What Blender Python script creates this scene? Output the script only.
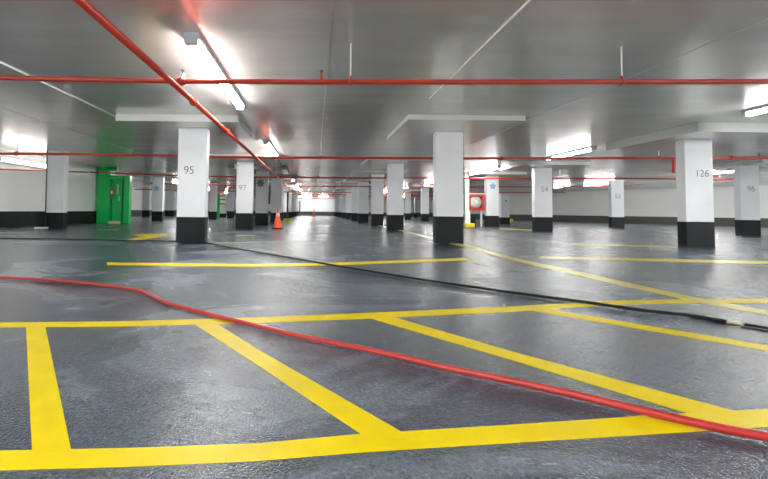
import bpy, bmesh, math, random
from mathutils import Vector, Matrix
random.seed(7)
S = bpy.context.scene
for o in list(bpy.data.objects): bpy.data.objects.remove(o)
COL = S.collection

# ---------------------------------------------------------------- camera
F, CX, CY = 385.0, 315.0, 195.7
PITCH, ROLL, EYE = math.radians(2.2), -0.012, 0.64
cam_d = bpy.data.cameras.new('camera'); cam = bpy.data.objects.new('camera', cam_d); COL.objects.link(cam)
cam_d.sensor_fit = 'HORIZONTAL'; cam_d.sensor_width = 36.0; cam_d.lens = F/768*36.0
cam_d.shift_x = (384-CX)/768; cam_d.shift_y = (CY-239.5)/768
cam_d.clip_start = .05; cam_d.clip_end = 200
cam.location = (0, 0, EYE)
cam.rotation_euler = (math.pi/2+PITCH, ROLL, 0)
S.camera = cam

# ---------------------------------------------------------------- world, exposure
w = bpy.data.worlds.new('world'); S.world = w; w.use_nodes = True
w.node_tree.nodes['Background'].inputs[0].default_value = (.8, .85, .9, 1)
w.node_tree.nodes['Background'].inputs[1].default_value = .3
S.view_settings.view_transform = 'Standard'; S.view_settings.look = 'None'
S.view_settings.gamma = 1; S.view_settings.use_curve_mapping = False
S.view_settings.exposure = 1.13
TUBE = 52.0          # strength of the lit tubes

# ---------------------------------------------------------------- measuring helpers
Rm = Matrix.Rotation(ROLL, 3, 'Y') @ Matrix.Rotation(PITCH, 3, 'X')
FW, UP, RT = Rm @ Vector((0,1,0)), Rm @ Vector((0,0,1)), Rm @ Vector((1,0,0))
EYEV = Vector((0, 0, EYE))
def ray(px, py): return FW + RT*((px-CX)/F) + UP*((CY-py)/F)
def gz(px, py, z=0.0):
    d = ray(px, py); return EYEV + d*((z-EYE)/d.z)
def at(px, py, Y):
    d = ray(px, py); return EYEV + d*(Y/d.y)

# ---------------------------------------------------------------- materials
def mat(name, col, rough=.5, spec=.5, metal=0, noise=None, bump=None, emit=None, coat=0):
    m = bpy.data.materials.new(name); m.use_nodes = True
    nt = m.node_tree; b = nt.nodes['Principled BSDF']
    b.inputs['Base Color'].default_value = (*col, 1); b.inputs['Roughness'].default_value = rough
    b.inputs['Specular IOR Level'].default_value = spec; b.inputs['Metallic'].default_value = metal
    b.inputs['Coat Weight'].default_value = coat
    tc = nt.nodes.new('ShaderNodeTexCoord'); geo = nt.nodes.new('ShaderNodeNewGeometry')
    if noise:                                   # (scale, amount)
        n = nt.nodes.new('ShaderNodeTexNoise'); n.inputs['Scale'].default_value = noise[0]; n.inputs['Detail'].default_value = 5
        nt.links.new(geo.outputs['Position'], n.inputs['Vector'])
        r = nt.nodes.new('ShaderNodeMapRange'); r.inputs['From Min'].default_value = .3; r.inputs['From Max'].default_value = .7
        r.inputs['To Min'].default_value = 1-noise[1]; r.inputs['To Max'].default_value = 1+noise[1]
        nt.links.new(n.outputs['Fac'], r.inputs['Value'])
        mx = nt.nodes.new('ShaderNodeVectorMath'); mx.operation = 'SCALE'; mx.inputs[0].default_value = col
        nt.links.new(r.outputs['Result'], mx.inputs['Scale']); nt.links.new(mx.outputs[0], b.inputs['Base Color'])
    if bump:                                    # (scale, strength, distance)
        n = nt.nodes.new('ShaderNodeTexNoise'); n.inputs['Scale'].default_value = bump[0]; n.inputs['Detail'].default_value = 3
        nt.links.new(geo.outputs['Position'], n.inputs['Vector'])
        bp = nt.nodes.new('ShaderNodeBump'); bp.inputs['Strength'].default_value = bump[1]; bp.inputs['Distance'].default_value = bump[2]
        nt.links.new(n.outputs['Fac'], bp.inputs['Height']); nt.links.new(bp.outputs[0], b.inputs['Normal'])
    if emit:
        b.inputs['Emission Color'].default_value = (*emit[0], 1); b.inputs['Emission Strength'].default_value = emit[1]
    return m

def nd(nt, typ, **kw):
    n = nt.nodes.new(typ)
    for k, v in kw.items():
        if k in n.inputs.keys(): n.inputs[k].default_value = v
        else: setattr(n, k, v)
    return n
def ramp(nt, src, stops):
    r = nt.nodes.new('ShaderNodeValToRGB'); e = r.color_ramp.elements
    while len(e) < len(stops): e.new(.5)
    for el, (p, c) in zip(e, stops): el.position = p; el.color = (*c, 1) if len(c) == 3 else c
    nt.links.new(src, r.inputs['Fac']); return r

def floor_material():
    m = bpy.data.materials.new('sealed_floor_paint'); m.use_nodes = True; nt = m.node_tree; L = nt.links
    b = nt.nodes['Principled BSDF']; geo = nt.nodes.new('ShaderNodeNewGeometry')
    # big worn / damp patches
    mp = nd(nt, 'ShaderNodeMapping'); mp.inputs['Scale'].default_value = (.55, .8, 1); L.new(geo.outputs['Position'], mp.inputs['Vector'])
    n1 = nd(nt, 'ShaderNodeTexNoise', Scale=1.1, Detail=7.0, Roughness=.62, Distortion=.9); L.new(mp.outputs[0], n1.inputs['Vector'])
    n2 = nd(nt, 'ShaderNodeTexNoise', Scale=5.0, Detail=6.0, Roughness=.7); L.new(geo.outputs['Position'], n2.inputs['Vector'])
    r1 = ramp(nt, n1.outputs['Fac'], [(.34, (.026, .043, .066)), (.50, (.038, .058, .083)), (.535, (.088, .116, .145)), (.78, (.15, .178, .205))])
    r2 = ramp(nt, n2.outputs['Fac'], [(.3, (.82,)*3), (.7, (1.18,)*3)])
    n4 = nd(nt, 'ShaderNodeTexNoise', Scale=70.0, Detail=2.0, Roughness=.6); L.new(geo.outputs['Position'], n4.inputs['Vector'])
    r4 = ramp(nt, n4.outputs['Fac'], [(.38, (.72,)*3), (.62, (1.32,)*3)])
    m4 = nd(nt, 'ShaderNodeMix', data_type='RGBA', blend_type='MULTIPLY'); m4.inputs['Factor'].default_value = 1
    L.new(r2.outputs[0], m4.inputs[6]); L.new(r4.outputs[0], m4.inputs[7])
    mu = nd(nt, 'ShaderNodeMix', data_type='RGBA', blend_type='MULTIPLY'); mu.inputs['Factor'].default_value = 1
    L.new(r1.outputs[0], mu.inputs[6]); L.new(m4.outputs[2], mu.inputs[7])
    L.new(mu.outputs[2], b.inputs['Base Color'])
    rr = ramp(nt, n1.outputs['Fac'], [(.36, (.19,)*3), (.55, (.25,)*3), (.62, (.33,)*3), (.8, (.28,)*3)])
    L.new(rr.outputs[0], b.inputs['Roughness'])
    b.inputs['Specular IOR Level'].default_value = .5; b.inputs['IOR'].default_value = 1.55
    b.inputs['Coat Weight'].default_value = .32; b.inputs['Coat Roughness'].default_value = .14; b.inputs['Coat IOR'].default_value = 1.6
    # orange-peel grain plus slow waves
    f1 = nd(nt, 'ShaderNodeTexNoise', Scale=110.0, Detail=2.0, Roughness=.5); L.new(geo.outputs['Position'], f1.inputs['Vector'])
    f2 = nd(nt, 'ShaderNodeTexNoise', Scale=3.0, Detail=3.0); L.new(geo.outputs['Position'], f2.inputs['Vector'])
    b1 = nd(nt, 'ShaderNodeBump', Strength=.9, Distance=.009); L.new(f1.outputs['Fac'], b1.inputs['Height'])
    b2 = nd(nt, 'ShaderNodeBump', Strength=.25, Distance=.03); L.new(f2.outputs['Fac'], b2.inputs['Height'])
    L.new(b2.outputs[0], b1.inputs['Normal']); L.new(b1.outputs[0], b.inputs['Normal'])
    b3 = nd(nt, 'ShaderNodeBump', Strength=.35, Distance=.006); L.new(f1.outputs['Fac'], b3.inputs['Height']); L.new(b2.outputs[0], b3.inputs['Normal']); L.new(b3.outputs[0], b.inputs['Coat Normal'])
    return m

def ceiling_material():
    m = bpy.data.materials.new('glossy_ceiling_paint'); m.use_nodes = True; nt = m.node_tree; L = nt.links
    b = nt.nodes['Principled BSDF']; geo = nt.nodes.new('ShaderNodeNewGeometry')
    mp = nd(nt, 'ShaderNodeMapping'); mp.inputs['Scale'].default_value = (.35, 2.2, 1); L.new(geo.outputs['Position'], mp.inputs['Vector'])
    n1 = nd(nt, 'ShaderNodeTexNoise', Scale=1.2, Detail=6.0, Roughness=.6); L.new(mp.outputs[0], n1.inputs['Vector'])
    n3 = nd(nt, 'ShaderNodeTexNoise', Scale=.35, Detail=3.0); L.new(geo.outputs['Position'], n3.inputs['Vector'])
    r1 = ramp(nt, n1.outputs['Fac'], [(.3, (.72, .705, .655)), (.7, (.83, .815, .765))])
    r3 = ramp(nt, n3.outputs['Fac'], [(.3, (.9,)*3), (.7, (1.08,)*3)])
    mu = nd(nt, 'ShaderNodeMix', data_type='RGBA', blend_type='MULTIPLY'); mu.inputs['Factor'].default_value = 1
    L.new(r1.outputs[0], mu.inputs[6]); L.new(r3.outputs[0], mu.inputs[7]); L.new(mu.outputs[2], b.inputs['Base Color'])
    b.inputs['Roughness'].default_value = .2; b.inputs['Metallic'].default_value = .38; b.inputs['Specular IOR Level'].default_value = .7; b.inputs['IOR'].default_value = 1.9
    b1 = nd(nt, 'ShaderNodeBump', Strength=.4, Distance=.010); L.new(n1.outputs['Fac'], b1.inputs['Height'])
    f1 = nd(nt, 'ShaderNodeTexNoise', Scale=30.0, Detail=3.0); L.new(geo.outputs['Position'], f1.inputs['Vector'])
    b2 = nd(nt, 'ShaderNodeBump', Strength=.25, Distance=.003); L.new(f1.outputs['Fac'], b2.inputs['Height'])
    L.new(b1.outputs[0], b2.inputs['Normal']); L.new(b2.outputs[0], b.inputs['Normal'])
    return m

M = {}
M['floor'] = floor_material()
M['ceiling'] = ceiling_material()
M['joint'] = mat('joint_filler', (.42, .42, .39), .4)
M['panel'] = mat('panel_paint', (.62, .63, .60), .3, .5, noise=(1.5, .05), bump=(6, .15, .01))
M['wall'] = mat('white_wall_paint', (.91, .915, .895), .45, .5, noise=(.8, .03), bump=(20, .1, .003))
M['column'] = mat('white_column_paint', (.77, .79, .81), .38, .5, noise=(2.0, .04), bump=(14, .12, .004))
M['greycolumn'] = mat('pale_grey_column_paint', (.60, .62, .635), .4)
M['band'] = mat('charcoal_band_paint', (.010, .013, .014), .5, .25, noise=(3, .2))
M['wband'] = mat('dark_grey_wall_band_paint', (.075, .073, .067), .5, noise=(2, .12))
M['yellow'] = mat('yellow_line_paint', (.70, .53, .001), .42, .2, noise=(7, .07), bump=(95, .3, .004))
M['fadedyellow'] = mat('faded_yellow_line_paint', (.56, .47, .07), .34, .5, noise=(3, .12), bump=(95, .3, .004))
M['paleyellow'] = mat('worn_away_line_paint', (.27, .26, .11), .3, .5, noise=(2, .2))
M['red'] = mat('red_pipe_paint', (.44, .036, .016), .32, .5, noise=(9, .07))
M['redhose'] = mat('red_rubber_hose', (.40, .024, .022), .35, .5, noise=(14, .12))
M['black'] = mat('black_rubber', (.012, .012, .013), .6, .2)
M['steel'] = mat('zinc_steel', (.62, .62, .60), .35, metal=.8)
M['rod'] = mat('white_painted_rod', (.80, .80, .77), .4)
M['brass'] = mat('brass_fitting', (.55, .47, .28), .3, metal=.7)
M['housing'] = mat('lamp_housing', (.62, .68, .74), .4)
M['tube'] = mat('lit_diffuser', (.9, .9, .9), .4, emit=((1.0, .99, .965), TUBE))
M['dimtube'] = mat('dim_lit_diffuser', (.9, .9, .9), .4, emit=((1.0, .985, .94), 6))  # lower output, dimmed to cut the glare on the ceiling
M['dark'] = mat('dark_grey_metal', (.05, .055, .055), .45)
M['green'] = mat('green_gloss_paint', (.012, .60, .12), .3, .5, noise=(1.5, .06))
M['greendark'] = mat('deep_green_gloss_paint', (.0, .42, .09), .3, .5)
M['glass'] = mat('pale_vision_glass', (.55, .72, .60), .1, .6)
M['signred'] = mat('red_sign_paint', (.62, .05, .03), .4)
M['white'] = mat('white_plastic', (.8, .8, .78), .4)
M['orange'] = mat('orange_cone_plastic', (.80, .10, .02), .45)
M['sleeve'] = mat('pale_reflective_sleeve', (.85, .62, .52), .4)
M['number'] = mat('grey_number_paint', (.10, .13, .12), .5)
M['faintnumber'] = mat('thin_grey_number_paint', (.22, .26, .25), .5)
M['blue'] = mat('blue_sign_paint', (.30, .45, .66), .5)
M['yplastic'] = mat('yellow_plastic', (.80, .68, .03), .45)
M['hosereel'] = mat('pale_hose', (.55, .62, .58), .5)

# ---------------------------------------------------------------- mesh helpers
def bx(bm, x0, x1, y0, y1, z0, z1, bev=0):
    g = bmesh.ops.create_cube(bm, size=1)
    for v in g['verts']:
        v.co = Vector((x0+(v.co.x+.5)*(x1-x0), y0+(v.co.y+.5)*(y1-y0), z0+(v.co.z+.5)*(z1-z0)))
    if bev:
        es = list({e for v in g['verts'] for e in v.link_edges})
        bmesh.ops.bevel(bm, geom=es, offset=bev, segments=2, affect='EDGES', profile=.6)
def tube(bm, pts, r, seg=12, cap=True):
    pts = [Vector(p) for p in pts]; rings = []; n = len(pts)
    rr = r if isinstance(r, (list, tuple)) else [r]*n
    for i, p in enumerate(pts):
        t = (pts[min(i+1, n-1)]-pts[max(i-1, 0)]).normalized()
        u = t.cross(Vector((0, 0, 1)))
        if u.length < 1e-3: u = t.cross(Vector((1, 0, 0)))
        u.normalize(); v = u.cross(t).normalized()
        rings.append([bm.verts.new(p+(u*math.cos(a)+v*math.sin(a))*rr[i]) for a in [2*math.pi*k/seg for k in range(seg)]])
    for a, b in zip(rings, rings[1:]):
        for k in range(seg): 
            f = bm.faces.new((a[k], a[(k+1) % seg], b[(k+1) % seg], b[k])); f.smooth = True
    if cap: bm.faces.new(rings[0][::-1]); bm.faces.new(rings[-1])
def lathe(bm, prof, c=(0, 0, 0), seg=24, axis='Z'):
    c = Vector(c); rings = []
    for r, h in prof:
        ring = []
        for k in range(seg):
            a = 2*math.pi*k/seg; p = Vector((r*math.cos(a), r*math.sin(a), h))
            if axis == 'Y': p = Vector((p.x, p.z, p.y))
            ring.append(bm.verts.new(c+p))
        rings.append(ring)
    for a, b in zip(rings, rings[1:]):
        for k in range(seg):
            f = bm.faces.new((a[k], a[(k+1) % seg], b[(k+1) % seg], b[k])); f.smooth = True
    bm.faces.new(rings[0]); bm.faces.new(rings[-1])
def obj(name, bm, m, parent=None):
    bmesh.ops.recalc_face_normals(bm, faces=bm.faces)
    me = bpy.data.meshes.new(name); bm.to_mesh(me); bm.free(); me.materials.append(m)
    o = bpy.data.objects.new(name, me); COL.objects.link(o)
    if parent: o.parent = parent
    return o
def tag(o, label, cat, group=None):
    o['label'] = label; o['category'] = cat; o['kind'] = 'thing'
    if group: o['group'] = group
    return o
def thing(name, label, cat, loc=(0, 0, 0), rz=0, group=None):
    o = bpy.data.objects.new(name, None); COL.objects.link(o); o.empty_display_size = .1
    o.location = loc; o.rotation_euler = (0, 0, rz); return tag(o, label, cat, group)
def struct(name, bm, m):
    o = obj(name, bm, m); o['kind'] = 'structure'; return o
def B(*boxes, bev=0):
    bm = bmesh.new()
    for b in boxes: bx(bm, *b, bev=bev)
    return bm
def T(pts, r, seg=12):
    bm = bmesh.new(); tube(bm, pts, r, seg); return bm
def smooth_path(ps, n=8):
    out = []; ps = [Vector(p) for p in ps]
    for i in range(len(ps)-1):
        p0, p1, p2, p3 = ps[max(i-1, 0)], ps[i], ps[i+1], ps[min(i+2, len(ps)-1)]
        for k in range(n):
            t = k/n
            out.append(.5*((2*p1)+(p2-p0)*t+(2*p0-5*p1+4*p2-p3)*t*t+(3*p1-p0-3*p2+p3)*t**3))
    out.append(ps[-1]); return out
def text_obj(name, txt, size, m, parent, loc):
    c = bpy.data.curves.new(name, 'FONT'); c.body = txt; c.size = size; c.extrude = .0015
    c.align_x = 'CENTER'; c.align_y = 'CENTER'; c.space_character = .95; c.offset = -.002
    t = bpy.data.objects.new(name+'_tmp', c); me = bpy.data.meshes.new_from_object(t)
    bpy.data.objects.remove(t); bpy.data.curves.remove(c)
    me.transform(Matrix.Rotation(math.pi/2, 4, 'X')); me.materials.clear(); me.materials.append(m); me.name = name
    o = bpy.data.objects.new(name, me); COL.objects.link(o); o.parent = parent; o.location = loc
    return o

CEIL = 2.39
# ---------------------------------------------------------------- setting
struct('floor', B((-15.4, 31, -12.2, 50.2, -.2, 0)), M['floor'])
struct('ceiling', B((-15.4, 31, -12.2, 50.2, CEIL, CEIL+.2)), M['ceiling'])
def wall(side, a, b, thick=.2, left=True, mw='wall', mb='wband', band=.5):
    """vertical wall from a to b (plan points); the body lies to the left of a->b"""
    a, b = Vector((*a, 0)), Vector((*b, 0)); d = (b-a).normalized(); n = Vector((-d.y, d.x, 0))
    for nm, off0, off1, z0, z1, m in (('wall_'+side, 0, thick, 0, CEIL, mw), ('baseboard_'+side, -.012, 0, 0, band, mb)):
        bm = bmesh.new(); vs = []
        for p, o in ((a, off0), (b, off0), (b, off1), (a, off1)): vs.append(p+n*o)
        lo = [bm.verts.new((v.x, v.y, z0)) for v in vs]; hi = [bm.verts.new((v.x, v.y, z1)) for v in vs]
        bm.faces.new(lo); bm.faces.new(hi)
        for k in range(4): bm.faces.new((lo[k], lo[(k+1) % 4], hi[(k+1) % 4], hi[k]))
        struct(nm, bm, M[m])
wall('left', (-9.4, -12), (-9.4, 16.9), mb='band')
wall('left_return', (-9.6, 17.1), (-15, 17.1), mb='band')
wall('far_left', (-15, 17.1), (-15, 50))
wall('far', (-15, 50), (14.8, 50))
wall('far_right', (14.8, 50), (14.8, 38.04))
wall('right', (14.8, 38.04), (30, 15.6))
wall('near_right', (30, 15.6), (30, -12))
wall('back', (30, -12), (-9.4, -12))

# drop panels under the ceiling around the columns
PN = 0
def drop_panel(x0, x1, y0, y1, z):
    global PN; PN += 1
    o = struct('trim_%d' % PN, B((x0, x1, y0, y1, z, CEIL+.01), bev=.004), M['panel'])
    o.data.materials.append(M['ceiling'])
    for f in o.data.polygons:
        if abs(f.normal.z) > .9: f.material_index = 1
# slab joints and painted conduits on the ceiling
struct('trim_90', B((3.99, 4.005, -3, 12.3, CEIL-.003, CEIL+.01)), M['joint'])
struct('trim_91', B((-5.58, -5.568, 2, 16, CEIL-.003, CEIL+.01)), M['joint'])
struct('trim_92', B((.125, .135, 1, 12, CEIL-.003, CEIL+.01)), M['joint'])

# ---------------------------------------------------------------- columns
CD = .2
def column(l, r, b, Y, top, label, number=None, npos=None, nsize=.22, band=.5, m='column', X=None, wd=None, group=None, panel=None, sign=None, nm='number'):
    if X is None:
        xl, xr = at(l, b, Y).x, at(r, b, Y).x
    else: xl, xr = X-wd/2, X+wd/2
    xc = (xl+xr)/2; hw = (xr-xl)/2
    t = thing('column', label, 'column', (xc, Y, 0), 0, group)
    obj('shaft', B((-hw, hw, 0, CD, band, top), bev=.008), M[m], t)
    obj('painted_base', B((-hw-.003, hw+.003, -.003, CD+.003, 0, band), bev=.008), M['band'], t)
    if number:
        p = at(*npos, Y); text_obj('painted_number', number, nsize, M[nm], t, (p.x-xc, -.0015, p.z))
    if panel is None: drop_panel(xc-1.08, xc+1.08, Y-.85, Y+1.05, top)
    elif panel: drop_panel(*panel, top)
    return t, xc
Z = 2.28
column(175.8, 204.5, 242.5, 7.65, 2.26, 'white column marked 95 with charcoal base, left of the aisle', '95', (189, 170.5), .225, .48, panel=(-3.72, -1.45, 7.08, 8.75))
column(436, 463.5, 242, 7.9, 2.30, 'widest unmarked white column with charcoal base, right of the centre aisle', band=.55, panel=(1.66, 3.78, 6.88, 8.95))
column(687, 715, 247, 7.95, 2.21, 'white column marked 126 with charcoal base at the right', '126', (702, 173.7), .205, .5, panel=(7.2, 9.7, 7.2, 9.5))
column(742, 761, 235.5, 12.4, 2.26, 'white column marked 96 near the right edge behind column 126', '96', (751, 189), .27, .5, panel=(13.65, 16.2, 11.7, 13.8), nm='faintnumber')
column(535.3, 552.8, 230.5, 13.8, 2.28, 'white column marked 54 beneath the short lit tube right of centre', '54', (544.5, 189.5), .27, .5, nm='faintnumber')
column(612, 624.5, 227.8, 18.1, 2.26, 'small white column marked 52 in front of the slanting right wall', '52', (618, 196.3), .3, .5, panel=False, nm='faintnumber')
column(44.3, 62.5, 228, 11.8, CEIL, 'white column at the far left before the dark-banded wall', band=.48, panel=False)
# second row seen left of the aisle
column(235.5, 252, 228.5, 13.0, 2.27, 'white column marked 97 just behind column 95', '97', (242.5, 188), .27, .52, nm='faintnumber')
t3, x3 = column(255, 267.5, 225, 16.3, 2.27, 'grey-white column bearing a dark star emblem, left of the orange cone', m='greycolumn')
column(270.5, 281, 224, 19.6, 2.27, 'white column directly behind the large orange cone')
ords = ['fifth', 'sixth', 'seventh', 'eighth', 'ninth', 'tenth']
for i, (Y, w_) in enumerate(((24.0, .55), (28.2, .55), (32.4, .55), (36.6, .55), (40.8, .55), (45.0, .55))):
    column(0, 0, 0, Y, 2.27, '%s white column from the front in the receding row left of the aisle' % ords[i], X=-2.25, wd=w_, panel=(-3.3, -1.2, Y-.85, Y+1.05))
# right of the aisle
for i, (l, r, b, Y) in enumerate(((387.5, 403.5, 229.5, 13.2), (371.5, 383.5, 225, 17.2))):
    column(l, r, b, Y, 2.29, '%s white column from the front in the row right of the aisle' % ['second', 'third'][i], band=.52)
for i, Y in enumerate((21.65, 25.6, 29.8, 34.0, 38.2, 42.4, 46.6)):
    column(0, 0, 0, Y, 2.28, '%s white column from the front in the row right of the aisle' % (['fourth']+ords)[i], X=2.72-.012*i, wd=.58)
# beyond, right
t4, x4 = column(486.5, 499, 226.5, 17.2, 2.28, 'white column with a small blue emblem beside the red hose cabinet', nm='number')
column(421.5, 429, 223, 26, 2.26, 'small distant white column just left of the widest centre column')
column(405, 411, 221, 31, 2.26, 'smallest distant white column, right of the second row column')
column(399, 403, 219, 38, 2.26, 'tiny distant white column deep in the bay behind the row right of the aisle', panel=False)
column(414.5, 417, 218, 42, 2.26, 'tiny distant white column between the two small bay columns', panel=False)
# beyond, left
t5, x5 = column(151.5, 162, 222, 20.0, 2.27, 'white column with a small blue emblem between the green door and column 95')
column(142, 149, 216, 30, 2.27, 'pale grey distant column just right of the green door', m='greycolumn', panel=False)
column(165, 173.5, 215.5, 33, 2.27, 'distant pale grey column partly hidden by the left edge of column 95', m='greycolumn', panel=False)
column(208.5, 216, 220.5, 24, 2.27, 'distant white column just right of column 95', panel=False)
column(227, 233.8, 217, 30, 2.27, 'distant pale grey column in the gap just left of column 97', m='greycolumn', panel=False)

# emblems on three columns
def star(bm, cx, z, r0, r1, n, y):
    vs = []
    for k in range(2*n):
        a = math.pi*k/n; r = r0 if k % 2 == 0 else r1
        vs.append((cx+r*math.sin(a), z+r*math.cos(a)))
    f = [bm.verts.new((x, y-.006, zz)) for x, zz in vs]; g = [bm.verts.new((x, y, zz)) for x, zz in vs]
    bm.faces.new(f); bm.faces.new(g[::-1])
    for k in range(2*n): bm.faces.new((f[k], f[(k+1) % (2*n)], g[(k+1) % (2*n)], g[k]))
bm = bmesh.new(); p = at(260.5, 183.3, 16.3); star(bm, p.x-x3, p.z, .22, .11, 8, 0); obj('star_emblem', bm, M['number'], t3)
bm = bmesh.new(); p = at(492.7, 186.3, 17.2); star(bm, p.x-x4, p.z, .17, .10, 5, 0); obj('emblem', bm, M['blue'], t4)
bm = bmesh.new(); p = at(156.5, 188.5, 20.0); star(bm, p.x-x5, p.z, .18, .10, 5, 0); obj('emblem', bm, M['blue'], t5)

# ---------------------------------------------------------------- painted floor lines
LZ = .0010
def line(top, bot, label, m='yellow', z=None):
    """painted stripe: outline taken along both of its edges on the floor"""
    global LZ; LZ += .00018; zz = z or LZ
    e1 = [gz(x, y) for x, y in top]; e2 = [gz(x, y) for x, y in bot][::-1]
    bm = bmesh.new(); ring = [Vector((p.x, p.y, 0)) for p in e1+e2]
    lo = [bm.verts.new((p.x, p.y, -.001)) for p in ring]; hi = [bm.verts.new((p.x, p.y, zz)) for p in ring]
    n = len(ring); bm.faces.new(lo); bm.faces.new(hi[::-1])
    for k in range(n): bm.faces.new((lo[k], lo[(k+1) % n], hi[(k+1) % n], hi[k]))
    bmesh.ops.triangulate(bm, faces=[f for f in bm.faces if len(f.verts) > 4])
    return tag(obj('painted_line', bm, M[m]), label, 'floor marking', 'yellow lines painted on the floor')
line([(-60, 453), (0, 451), (128, 448.3), (256, 443.8), (363, 434), (511, 425), (640, 416.3), (768, 409), (830, 405)],
     [(-60, 472.5), (0, 470.4), (128, 467), (256, 461), (363, 452.3), (511, 443), (640, 435), (768, 427), (830, 423)],
     'broad yellow line crossing the whole foreground, nearest the camera')
line([(-60, 323), (0, 322.6), (120, 321.5), (256, 317.6), (368, 313), (511, 306.5), (616, 300.8), (680, 299.6), (768, 299), (830, 299)],
     [(-60, 328), (0, 327.3), (120, 326.5), (256, 323), (368, 318.5), (511, 311.8), (616, 304.6), (680, 303.2), (768, 302.8), (830, 302.8)],
     'second long yellow line running across behind the red hose')
line([(26, 325), (32, 452)], [(45, 325), (71.5, 452)], 'short yellow bay line pointing towards the camera at the lower left')
line([(194, 324), (256, 364), (363, 435.5), (380, 440)], [(214, 322), (256, 348.6), (402, 432.5), (420, 440)], 'diagonal yellow bay line meeting the broad front line at lower centre')
line([(386, 315), (512, 351.8), (735, 411.5), (750, 416)], [(366, 317), (512, 360.2), (692, 414.7), (705, 420)], 'long diagonal yellow line from mid floor to the lower right corner')
line([(541, 307.5), (642, 325), (768, 345.8), (830, 356.5)], [(528, 310), (642, 329.4), (768, 350.4), (830, 361)], 'diagonal yellow line below the black hose at the right')
line([(371, 223.2), (384, 226.4), (406, 230.8), (432, 237.4), (454, 242.4), (482, 248.7), (512, 257.4), (694, 297.4), (767, 310.6), (830, 322)],
     [(371, 224), (384, 227.3), (406, 232), (432, 239.2), (454, 244.6), (482, 251.3), (512, 260.4), (694, 301.6), (767, 314.9), (830, 326.5)],
     'long thin yellow line running from the widest column out to the right edge', 'fadedyellow')
line([(106.7, 262.5), (255, 264.1), (340, 262.7), (464, 258)], [(107, 265.1), (255, 266.7), (340, 265.2), (475, 260)],
     'thin yellow line across the floor in front of column 95', 'yellow')
line([(540, 256.6), (620, 258), (768, 261.4), (830, 263)], [(540, 258.4), (620, 260.2), (768, 264), (830, 265.8)],
     'thin yellow line across the right floor in front of column 126', 'fadedyellow')
line([(126, 239.8), (150, 235.6), (168, 234)], [(133, 240.8), (156, 237.6), (168, 235)], 'small slanting yellow mark on the floor left of column 95')
line([(132, 234.6), (168, 233.6)], [(140, 236.6), (168, 235)], 'small flat yellow mark behind the slanting mark left of column 95')
line([(570, 243.6), (677, 246.6)], [(570, 244.5), (677, 247.6)], 'faint yellow line on the floor left of column 126', 'fadedyellow')
line([(500, 228.3), (534, 229.7)], [(500, 229.1), (534, 230.6)], 'short faint yellow line left of column 54', 'fadedyellow')
line([(212, 242.6), (262, 241.8)], [(214, 243.8), (240, 243.6)], 'faint yellow line on the floor right of the base of column 95', 'paleyellow')
line([(236, 234.9), (256, 234.8)], [(236, 236.1), (254, 236)], 'short yellow dash on the floor in front of column 97', 'paleyellow')
line([(97, 229.2), (120, 229.4)], [(97, 230.2), (117, 230.4)], 'short faint yellow line on the floor before the green door', 'paleyellow')

# ---------------------------------------------------------------- hoses on the floor
def floor_path(pix, r):
    return smooth_path([gz(x, y, r) for x, y in pix], 8)
red = [(-70, 273.5), (0, 277), (62, 281), (112, 286.2), (140, 290.8), (153, 295.5), (168, 303), (208, 314), (256, 325.6), (300, 336), (383.5, 353), (450, 368.5), (511, 380.8), (570, 393.5), (642, 410.5), (715, 427), (767, 436.8), (840, 450)]
t = thing('hose', 'red rubber hose snaking across the wet floor over the yellow lines', 'hose')
obj('hose_body', T(floor_path(red, .0165), .0128, 14), M['redhose'], t)
blk = [(-70, 237), (0, 238.2), (60, 239), (120, 240.4), (175, 241.2), (207, 243.2), (230, 247.6), (256, 251.9), (318, 262.6), (412, 277.9), (511, 292.4), (590, 302.9), (643, 310.4), (691, 315.6), (726, 321.6)]
t = thing('cable_hose', 'long thin black hose crossing the floor in front of column 95', 'hose')
obj('hose_body', T(floor_path(blk, .0145), .011, 10), M['black'], t)
obj('rubber_sleeve', T([gz(689.5, 315.6, .0095), gz(725, 321.6, .0095)], .0095, 12), M['black'], t)
a, b = gz(725, 321.8, .009), gz(744.5, 324.4, .009)
def lerp(a, b, t): return a+(b-a)*t
c = obj('metal_coupling', T([lerp(a, b, x) for x in (0, .12, .13, .3, .31, .5, .51, .72, .73, 1)], [.007, .007, .0095, .0095, .006, .006, .009, .009, .0065, .0065], 10), M['brass'], t)
c['label'] = 'brass and steel coupling between the black sleeves'
obj('coupling_lever', B((-.022, .022, -.004, .004, -.002, .002), bev=.001), M['steel'], c).location = lerp(a, b, .55)+Vector((0, 0, .010))
t = thing('cable_hose', 'short black hose with thick sleeve at the right edge beyond the brass coupling', 'hose')
obj('hose_body', T(floor_path([(744.5, 324.4), (768, 328.4), (830, 338)], .0095), .0085, 12), M['black'], t)
tag(obj('cable', T(floor_path([(741, 327.2), (755, 329), (768, 331.4), (830, 340)], .004), .0035, 8), M['black']), 'thin dark cable beside the black sleeve at the right edge', 'cable')

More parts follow.
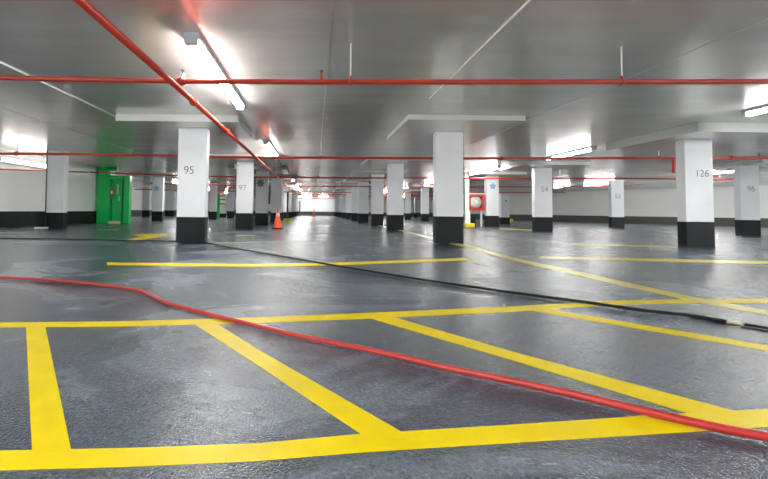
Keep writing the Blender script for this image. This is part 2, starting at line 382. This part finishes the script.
# ---------------------------------------------------------------- sprinkler pipes
def pipe_thing(label, pts, r, hang=(), cpl=(), heads=(), grp='red sprinkler pipes under the ceiling'):
    t = thing('sprinkler_pipe', label, 'pipe', (0, 0, 0), 0, grp)
    obj('pipe', T(pts, r, 16), M['red'], t)
    d = (Vector(pts[-1])-Vector(pts[0])).normalized()
    for h in hang:
        h = Vector(h); bm = T([h+Vector((0, 0, r*.6)), (h.x, h.y, CEIL+.005)], .0075, 8); ro = obj('hanger_rod', bm, M['rod'], t)
        bm = bmesh.new(); tube(bm, [h+Vector((0, 0, r*.8)), h+Vector((0, 0, r+.035))], .015, 10); tube(bm, [h-d*.014, h+d*.014], r+.006, 16); obj('hanger_clamp', bm, M['red'], ro)
    for c in cpl:
        c = Vector(c); bm = bmesh.new(); tube(bm, [c-d*.04, c+d*.04], r+.012, 16); tube(bm, [c-d*.012, c+d*.012], r+.02, 16)
        obj('coupling', bm, M['red'], t)
    for s in heads:
        s = Vector(s); bm = T([s, s+Vector((0, 0, r+.055))], .014, 10); st = obj('sprinkler_stub', bm, M['red'], t)
        bm = bmesh.new(); tube(bm, [s+Vector((0, 0, r+.05)), s+Vector((0, 0, r+.085))], .007, 8); tube(bm, [s+Vector((0, 0, r+.085)), s+Vector((0, 0, r+.09))], .022, 14); obj('sprinkler_head', bm, M['dark'], st)
    return t
Y1 = 3.96
pts = [at(-60, 77.0, Y1), at(0, 77.8, Y1), at(80, 79.6, Y1), at(166, 81.0, Y1), at(300, 82, Y1), at(500, 82.1, Y1), at(768, 81.7, Y1), at(840, 81.6, Y1)]
pipe_thing('nearest red sprinkler pipe crossing the whole width under the ceiling', smooth_path(pts, 4), .0275,
           hang=[at(350.5, 82, Y1), at(622, 82, Y1)], cpl=[at(182, 81.3, Y1)], heads=[at(321.5, 82, Y1), at(182.5, 81.3, Y1)])
XL = -1.43
pipe_thing('long red pipe running away from the camera under the ceiling, left of the lamps', [(XL, .3, 1.888), (XL, 12, 1.888), (XL, 49.9, 1.888)], .03,
           hang=[(XL, y, 1.888) for y in (14, 20, 26, 32)], cpl=[(XL, 6.12, 1.888), (XL, 4.45, 1.888)])
h = obj('valve_handle', B((-.07, .0, -.01, .01, -.012, .012), bev=.003), M['black'], bpy.data.objects['sprinkler_pipe.001']); h.location = (XL-.03, 6.12, 1.875)
Y2 = 9.75
pts = [at(-60, 153, Y2), at(0, 153.6, Y2), at(75, 154.2, Y2), at(150, 155.3, Y2), at(250, 157.3, Y2), at(440, 158.4, Y2), at(600, 158.3, Y2), at(768, 157.7, Y2), at(860, 157.5, Y2)]
pipe_thing('second red sprinkler pipe crossing in front of the lettered columns', smooth_path(pts, 4), .033,
           hang=[at(321, 158, Y2), at(659, 158.2, Y2), at(17, 153.7, Y2)], cpl=[at(502, 158.4, Y2), at(731, 157.9, Y2), at(16, 153.7, Y2)], heads=[at(759, 157.7, Y2)])
Y3 = 15.5
pipe_thing('third red sprinkler pipe, ending at the right before column 96', smooth_path([at(90, 172.2, Y3), at(206, 176.3, Y3), at(330, 177.8, Y3), at(500, 178.3, Y3), at(672, 178.8, Y3), at(733, 179.2, Y3)], 3), .032,
           hang=[at(319, 177.7, Y3), at(560, 178.4, Y3), at(720, 179.1, Y3)], heads=[at(318.5, 177.7, Y3)])
Y4 = 21.4
pipe_thing('fourth red sprinkler pipe across the aisle, ending at column 52', smooth_path([at(150, 183.4, Y4), at(235, 185.3, Y4), at(400, 186.8, Y4), at(500, 186.9, Y4), at(633, 186.2, Y4)], 3), .032,
           hang=[at(318, 186, Y4), at(450, 186.8, Y4), at(590, 186.4, Y4)], heads=[at(318.5, 186.2, Y4)])
Y5 = 28.0
pipe_thing('fifth red sprinkler pipe across the far aisle', smooth_path([at(135, 189.3, Y5), at(235, 191.2, Y5), at(400, 192.6, Y5), at(565, 192.2, Y5)], 3), .032,
           hang=[at(318, 192, Y5), at(500, 192.5, Y5)])
for lab, Yn, ya in (('sixth', 33.6, 194.6), ('seventh', 39.2, 196.8), ('eighth', 44.6, 198.5)):
    pipe_thing('%s red sprinkler pipe across the far aisle' % lab, [at(205, ya-1.4, Yn), at(440, ya+1.4, Yn)], .034, hang=[at(317, ya, Yn)])
# thin red pipe sloping along the left wall, and the drop beside column 126
p0, p1 = (-9.36, 11.0, 1.72), (-9.36, 15.8, 2.10)
t = thing('wall_pipe', 'thin red pipe fixed along the white left wall', 'pipe')
obj('pipe', T([p0, p1], .022, 12), M['red'], t)
for k in (.1, .5, .9):
    q = lerp(Vector(p0), Vector(p1), k); obj('pipe_clip', B((q.x-.036, q.x+.0, q.y-.02, q.y+.02, q.z-.02, q.z+.02)), M['red'], t)
a = at(673, 158.3, 9.75); tag(obj('drop_pipe', T([(a.x, a.y, a.z), (a.x, a.y, at(673, 173, 9.75).z)], .03, 12), M['red']), 'short vertical red drop pipe beside the left edge of column 126', 'pipe')
# small red pipe stub on the right
for lab, l, r, y, Y in (('short red pipe ending right of column 52', 624, 634, 186.3, 20.6),):
    pass

# conduits on the ceiling
def conduit(label, pts, r):
    return tag(obj('conduit', T(pts, r, 10), M['rod']), label, 'conduit', 'white conduits fixed to the ceiling')
conduit('thin white conduit along the ceiling left of column 95', [(-3.82, 1.0, CEIL-.008), (-3.82, 7.3, CEIL-.008)], .013)
conduit('thin white conduit on the ceiling above the aisle, right of the hanger rod', [(1.74, .5, CEIL-.007), (1.74, 5.85, CEIL-.007)], .009)

# ---------------------------------------------------------------- ceiling lamps
def lamp(X, Y0, L, label, lit=True, z=CEIL, group='fluorescent lamps on the ceiling'):
    t = thing('fluorescent_lamp', label, 'ceiling lamp', (X, Y0, z), 0, group)
    obj('housing', B((-.075, .075, 0, L, -.05, .003), bev=.004), M['housing' if lit else 'dark'], t)
    bm = bmesh.new(); n = 10; rings = []
    for yy in (.05, L-.05): rings.append([bm.verts.new((.055*math.cos(math.pi*k/n), yy, -.0505-.055*math.sin(math.pi*k/n))) for k in range(n+1)])
    for k in range(n):
        f = bm.faces.new((rings[0][k], rings[0][k+1], rings[1][k+1], rings[1][k])); f.smooth = True
    bm.faces.new(rings[0]); bm.faces.new(rings[1]); bm.faces.new((rings[0][0], rings[1][0], rings[1][n], rings[0][n]))
    obj('diffuser', bm, M['tube' if lit else 'dark'], t)
    for y0, y1 in ((0, .055), (L-.055, L)): obj('end_cap', B((-.062, .062, y0, y1, -.115, -.03), bev=.008), M['housing'], t)
    return t
LX = -1.25
lamp(LX, 3.75, 2.55, 'lit fluorescent lamp nearest the camera, over the aisle beside the long red pipe')
lamp(LX, 9.6, 2.5, 'lit fluorescent lamp second along the aisle row, just beyond the first crossing pipe')
lamp(LX, 15.2, 1.7, 'unlit dark lamp on the ceiling above the orange cone', lit=False)
for i, Y in enumerate((19.3, 25.0, 30.8, 36.5, 42.3)):
    lamp(LX, Y, 2.4, '%s lit fluorescent lamp down the aisle, beyond the unlit one' % ['first', 'second', 'third', 'fourth', 'fifth'][i])
for X in (-1.6, 1.6):
    la = lamp(X, 0, 2.4, 'lit crosswise lamp before the far end wall, %s of the pair' % ('left' if X < 0 else 'right')); la.location = (X+1.2, 47.6, CEIL); la.rotation_euler = (0, 0, math.pi/2)
lamp(LX, -2.3, 2.4, 'lit fluorescent lamp behind the viewpoint over the aisle')
for i, (X, Y, L, lab) in enumerate((
    (7.15, 3.9, 2.45, 'lit fluorescent lamp at the right edge above the drop panel of column 126'),
    (7.2, 9.9, 2.0, 'lit fluorescent lamp just above column 54'),
    (6.85, 14.3, 2.6, 'lit fluorescent lamp above the red hose cabinet'),
    (6.6, 20.2, 2.4, 'lit fluorescent lamp far back right of the widest centre column'),
    (6.2, 26.5, 2.4, 'lit fluorescent lamp glimpsed between the centre columns'),
    (6.2, 33, 2.4, 'distant lit fluorescent lamp glimpsed deep between the centre columns'),
    (7.15, -2.2, 2.4, 'lit fluorescent lamp behind the viewpoint at the right'),
    (15.9, 14.0, 2.6, 'lit fluorescent lamp seen between columns 126 and 96'),
    (15.9, 20.3, 2.4, 'lit fluorescent lamp just left of the top of column 52'),
    (15.4, 6.5, 2.4, 'lit fluorescent lamp outside the frame at the right'),
    (-9.0, 24, 2.4, 'lit fluorescent lamp in the left bay behind the green door'),
    (-9.0, 31, 2.4, 'distant lit fluorescent lamp in the left bay'),
    (-9.0, 38, 2.4, 'farthest lit fluorescent lamp in the left bay'),
    (-7.6, 5.0, 2.4, 'added fill lamp outside the frame at the left'),  # added out of view to raise the light level at the left
    (22.5, 0, 2.4, 'added fill lamp beside the near right wall'),  # unseen fill, raises the light level on the right side
    (15.5, 23.3, 1.6, 'lit fluorescent lamp above the slanting wall between columns 54 and 52'),
    (-6.2, 18.6, 2.3, 'added fill lamp hidden behind column 95'),  # added out of sight to brighten the left bay
    (22.6, 14.6, 2.3, 'added fill lamp outside the frame beyond the right edge'),  # added off frame to brighten the right wall
    (10, 42, 2.4, 'distant added fill lamp near the far end wall at the right'),  # added among the far columns to brighten the deep end
    (19, 12.6, 2.3, 'added fill lamp outside the frame, third beyond the right edge'),  # off-frame fill, lifts the overall level at the right
    (26, 12.6, 2.3, 'added fill lamp outside the frame by the near right wall'),  # unseen lamp added to light the right wall
    (12, 6.0, 2.3, 'added fill lamp outside the frame, first beyond the right edge'),  # added fill beyond the frame for the near right side
    (20.2, 19.5, 1.9, 'added fill lamp before the slanting right wall, hidden by the big right-hand column'),  # placed out of sight as extra light for the right wall
    (7.0, 23.6, .9, 'short added fill lamp hidden behind the widest centre column'),  # extra lamp added out of sight to lift the far area
    (22.5, 9, 2.4, 'added fill lamp far outside the frame at the right'),  # unseen side lamp added as fill light
    )): lamp(X, Y, L, lab)
for j, Y in enumerate((-2.6, -6.0, -9.4)):  # unseen rows added to raise the base light and brighten column fronts
    for i, X in enumerate((-8.2, -4.8, -1.25, 3.2, 7.15, 11.2, 15.4, 19.5, 24)):
        if (X, Y) in ((-1.25, -2.6), (7.15, -2.6)): continue
        lamp(X, Y, 2.4, 'added fill lamp behind the viewpoint, %s row back, %s from the left wall' % (['first', 'second', 'third'][j], ['first', 'second', 'third', 'fourth', 'fifth', 'sixth', 'seventh', 'eighth', 'ninth'][i]))
lt = lamp(0, 0, 2.4,  'lit fluorescent lamp mounted high on the left wall'); lt.location = (-9.4, 11.3, 2.06); lt.rotation_euler = (0, -math.pi/2, 0)
for ch in lt.children:
    if ch.name.startswith('diffuser'): ch.data.materials[0] = M['dimtube']

# ---------------------------------------------------------------- green door core
GY = 16.4
def gx(px): return at(px, 215, GY).x
def gzz(py, px=112): return at(px, py, GY).z
t = thing('green_door_bay', 'bright green painted door bay at the end of the left wall', 'door', (gx(109), GY, 0))
ox = gx(109)
x97, x109, x124, x131 = gx(97)-ox, 0, gx(123)-ox, gx(128.6)-ox
lint = gzz(175.5)
obj('green_pier', B((x97-.02, x109, 0, .4, 0, CEIL), bev=.006), M['green'], t)
obj('frame_post', B((x124, x131, .0, .22, 0, lint), bev=.006), M['green'], t)
obj('lintel', B((x109, x124, .02, .22, lint-.16, lint), bev=.006), M['green'], t)
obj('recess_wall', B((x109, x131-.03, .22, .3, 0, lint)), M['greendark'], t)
dr = obj('door_leaf', B((x109+.05, x124-.14, .14, .19, .02, lint-.18), bev=.004), M['green'], t)
wx = gx(115.3)-ox
obj('vision_panel', B((wx-.035, wx+.035, .13, .145, gzz(194), gzz(184)), bev=.003), M['glass'], dr)
obj('door_handle', B((x124-.26, x124-.23, .09, .14, .95, 1.15), bev=.004), M['steel'], dr)
s = obj('red_sign', B((.02, .14, -.012, .0, gzz(197), gzz(188)), bev=.002), M['signred'], t); s.location.y = .02
obj('sign_symbol', B((.045, .115, -.018, -.011, gzz(194), gzz(191))), M['white'], s)
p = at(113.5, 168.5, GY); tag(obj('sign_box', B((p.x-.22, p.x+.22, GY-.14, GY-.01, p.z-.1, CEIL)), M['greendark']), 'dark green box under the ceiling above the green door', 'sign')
p = at(115, 222.2, GY-.35); tag(obj('floor_box', B((p.x-.22, p.x+.2, GY-.45, GY-.28, 0, .1), bev=.01), M['sleeve']), 'small pale pinkish box on the floor at the green door', 'box')
# loop of cable over the second pipe
c = at(137.5, 152.8, 9.72); tag(obj('cable_loop', T([c+Vector((.12*math.cos(a), 0, .085*math.sin(a))) for a in [math.pi*k/10 for k in range(-1, 12)]], .008, 8), M['dark']), 'small dark cable loop on top of the second red pipe at the left', 'cable')

# thin dark downpipe and box at column 55
a, b = at(45.3, 156, 11.65), at(43.3, 221, 11.65)
t = thing('downpipe', 'thin dark downpipe against the left side of the far-left column', 'pipe', (b.x, 11.7, 0))
obj('pipe', T([(.03, 0, .08), (.0, 0, CEIL)], .017, 10), M['dark'], t)
obj('base_box', B((-.19, .0, -.1, .06, 0, .5), bev=.008), M['band'], t)
obj('foot_plate', B((-.2, .06, -.14, .1, 0, .045), bev=.004), M['rod'], t)

# ---------------------------------------------------------------- hose cabinet by the blue-emblem column
HY = 17.2
def hx(px): return at(px, 205, HY).x
def hz(py): return at(476, py, HY).z
x0, x1 = hx(468.2), hx(484.8); z0, z1 = hz(210.2), hz(194.2)
t = thing('fire_hose_cabinet', 'red square fire hose cabinet with pale round reel, beside the emblem column', 'cabinet', (x0, HY, 0))
W = x1-x0; fr = .11
obj('frame', B((0, W, 0, .25, z1-fr, z1), (0, W, 0, .25, z0, z0+fr), (0, fr, 0, .25, z0+fr, z1-fr), (W-fr, W, 0, .25, z0+fr, z1-fr), (0, W, .2, .26, z0, z1)), M['red'], t)
bm = bmesh.new(); lathe(bm, [(.05, 0), (.26, 0), (.27, .05), (.26, .1), (.05, .1)], (W/2, .06, (z0+z1)/2), 28, 'Y'); rl = obj('hose_reel', bm, M['hosereel'], t)
bm = bmesh.new(); lathe(bm, [(.02, -.03), (.08, -.03), (.09, .02), (.02, .03)], (W/2, .045, (z0+z1)/2), 20, 'Y'); obj('reel_hub', bm, M['white'], rl)
for yy in (195.2,):
    obj('top_rail', B((-.04, W+.04, -.02, .26, z1, z1+.04)), M['rod'], t)
for xx in (.1, W-.1): obj('stand_leg', B((xx-.03, xx+.03, .1, .2, 0, z0)), M['rod'], t)
tag(obj('black_crate', B((hx(472), hx(478.5), HY+.3, HY+.8, 0, hz(217.5)+.12), bev=.02), M['band']), 'small black crate on the floor behind the hose cabinet', 'crate')
t = thing('safety_post', 'slim white post on a yellow block left of the hose cabinet', 'post', (hx(465.8), HY-.1, 0))
obj('post', B((-.085, .085, -.06, .06, 0.15, CEIL), bev=.005), M['wall'], t)
obj('base_block', B((-.12, .3, -.16, .16, 0, .16), bev=.02), M['yplastic'], t)
# short pale cabinet beyond emblem column
CYY = 21.5
xl, xr = at(500.5, 215, CYY).x, at(509.8, 215, CYY).x
t = thing('utility_cabinet', 'pale grey upright cabinet right of the emblem column', 'cabinet', ((xl+xr)/2, CYY, 0))
hw = (xr-xl)/2; zt = at(505, 194, CYY).z
obj('body', B((-hw, hw, 0, .5, .38, zt), bev=.05), M['column'], t)
obj('dark_base', B((-hw, hw, -.01, .5, 0, .38), bev=.01), M['band'], t)
obj('handle', B((.02, .08, -.03, .0, 1.25, 1.35), bev=.005), M['dark'], t)
obj('side_strip', B((hw-.005, hw+.03, .3, .48, .38, zt-.1), bev=.005), M['dark'], t)
p = gz(511.5, 221.5); tag(obj('yellow_block', B((p.x-.08, p.x+.12, p.y, p.y+.2, 0, .2), bev=.02), M['yplastic']), 'small yellow block on the floor right of the pale cabinet', 'block')

# ---------------------------------------------------------------- traffic cones
def cone(px, py, h, label):
    p = gz(px, py); s = h/.72
    t = thing('traffic_cone', label, 'cone', (p.x, p.y, 0))
    obj('base', B((-.2*s, .2*s, -.2*s, .2*s, 0, .035*s), bev=.01*s), M['black'], t)
    bm = bmesh.new(); lathe(bm, [(.165*s, .03*s), (.155*s, .06*s), (.135*s, .16*s), (.03*s, .70*s), (.022*s, .72*s)], seg=28); body = obj('cone_body', bm, M['orange'], t)
    bm = bmesh.new(); lathe(bm, [(.079*s+.002, .45*s), (.079*s+.004, .451*s), (.053*s+.004, .579*s), (.053*s+.002, .58*s)], seg=28); obj('pale_collar', bm, M['sleeve'], body)
    return t
cone(277.7, 228.5, .67, 'large orange traffic cone on a black base standing in the aisle')
cone(314, 216.2, .8, 'tiny far orange traffic cone near the end wall')
# dark pole on a yellow foot behind the cone
p = gz(287.4, 222.3)
t = thing('pole', 'thin dark pole on a yellow foot behind the large orange cone', 'pole', (p.x, p.y, 0))
obj('shaft', T([(0, 0, .1), (0, 0, 1.6)], .05, 12), M['dark'], t)
obj('foot', B((-.18, .18, -.15, .15, 0, .2), bev=.04), M['yplastic'], t)
p = gz(300.7, 215.6); 
tag(obj('pole', T([(-1.66, 42, 0), (-1.66, 42, 1.7)], .06, 12), M['dark']), 'distant thin dark pole at the left corner of the far end wall', 'pole')
# small fittings
p = at(231.8, 165.3, 12.95)
t = thing('wall_speaker', 'small dark grey speaker at the top left of column 97', 'speaker', (p.x, p.y, p.z))
obj('speaker_body', B((-.12, .1, -.08, .1, -.08, .08), bev=.015), M['dark'], t)
obj('bracket', B((.08, .24, -.02, .04, -.03, .03)), M['steel'], t)
p = at(268.6, 196, 16.2); tag(obj('conduit_box', B((p.x-.04, p.x+.04, 16.45, 16.56, at(268, 204, 16.2).z, at(268, 186, 16.2).z), bev=.01), M['dark']), 'narrow dark vertical box against the right side of the star emblem column', 'box')
# green panel and red sign far left
Yg = 31.0
tag(obj('screen', B((at(216.2, 206, Yg).x, at(219, 206, Yg).x, Yg, Yg+.3, 0, at(217, 194, Yg).z)), M['green']), 'narrow distant green screen between columns 95 and 97', 'screen')
t = thing('partition', 'distant white partition with red notices left of column 97', 'partition', (at(222.7, 206, Yg+.5).x, Yg+.5, 0))
hw = .29
obj('board', B((-hw, hw, 0, .12, .3, 1.95)), M['wall'], t)
obj('dark_foot', B((-hw, hw, 0, .12, 0, .3)), M['band'], t)
for zc in (1.1, 1.45, 1.75): obj('red_notice', B((-hw+.08, hw-.08, -.02, 0, zc-.05, zc+.05)), M['signred'], t)
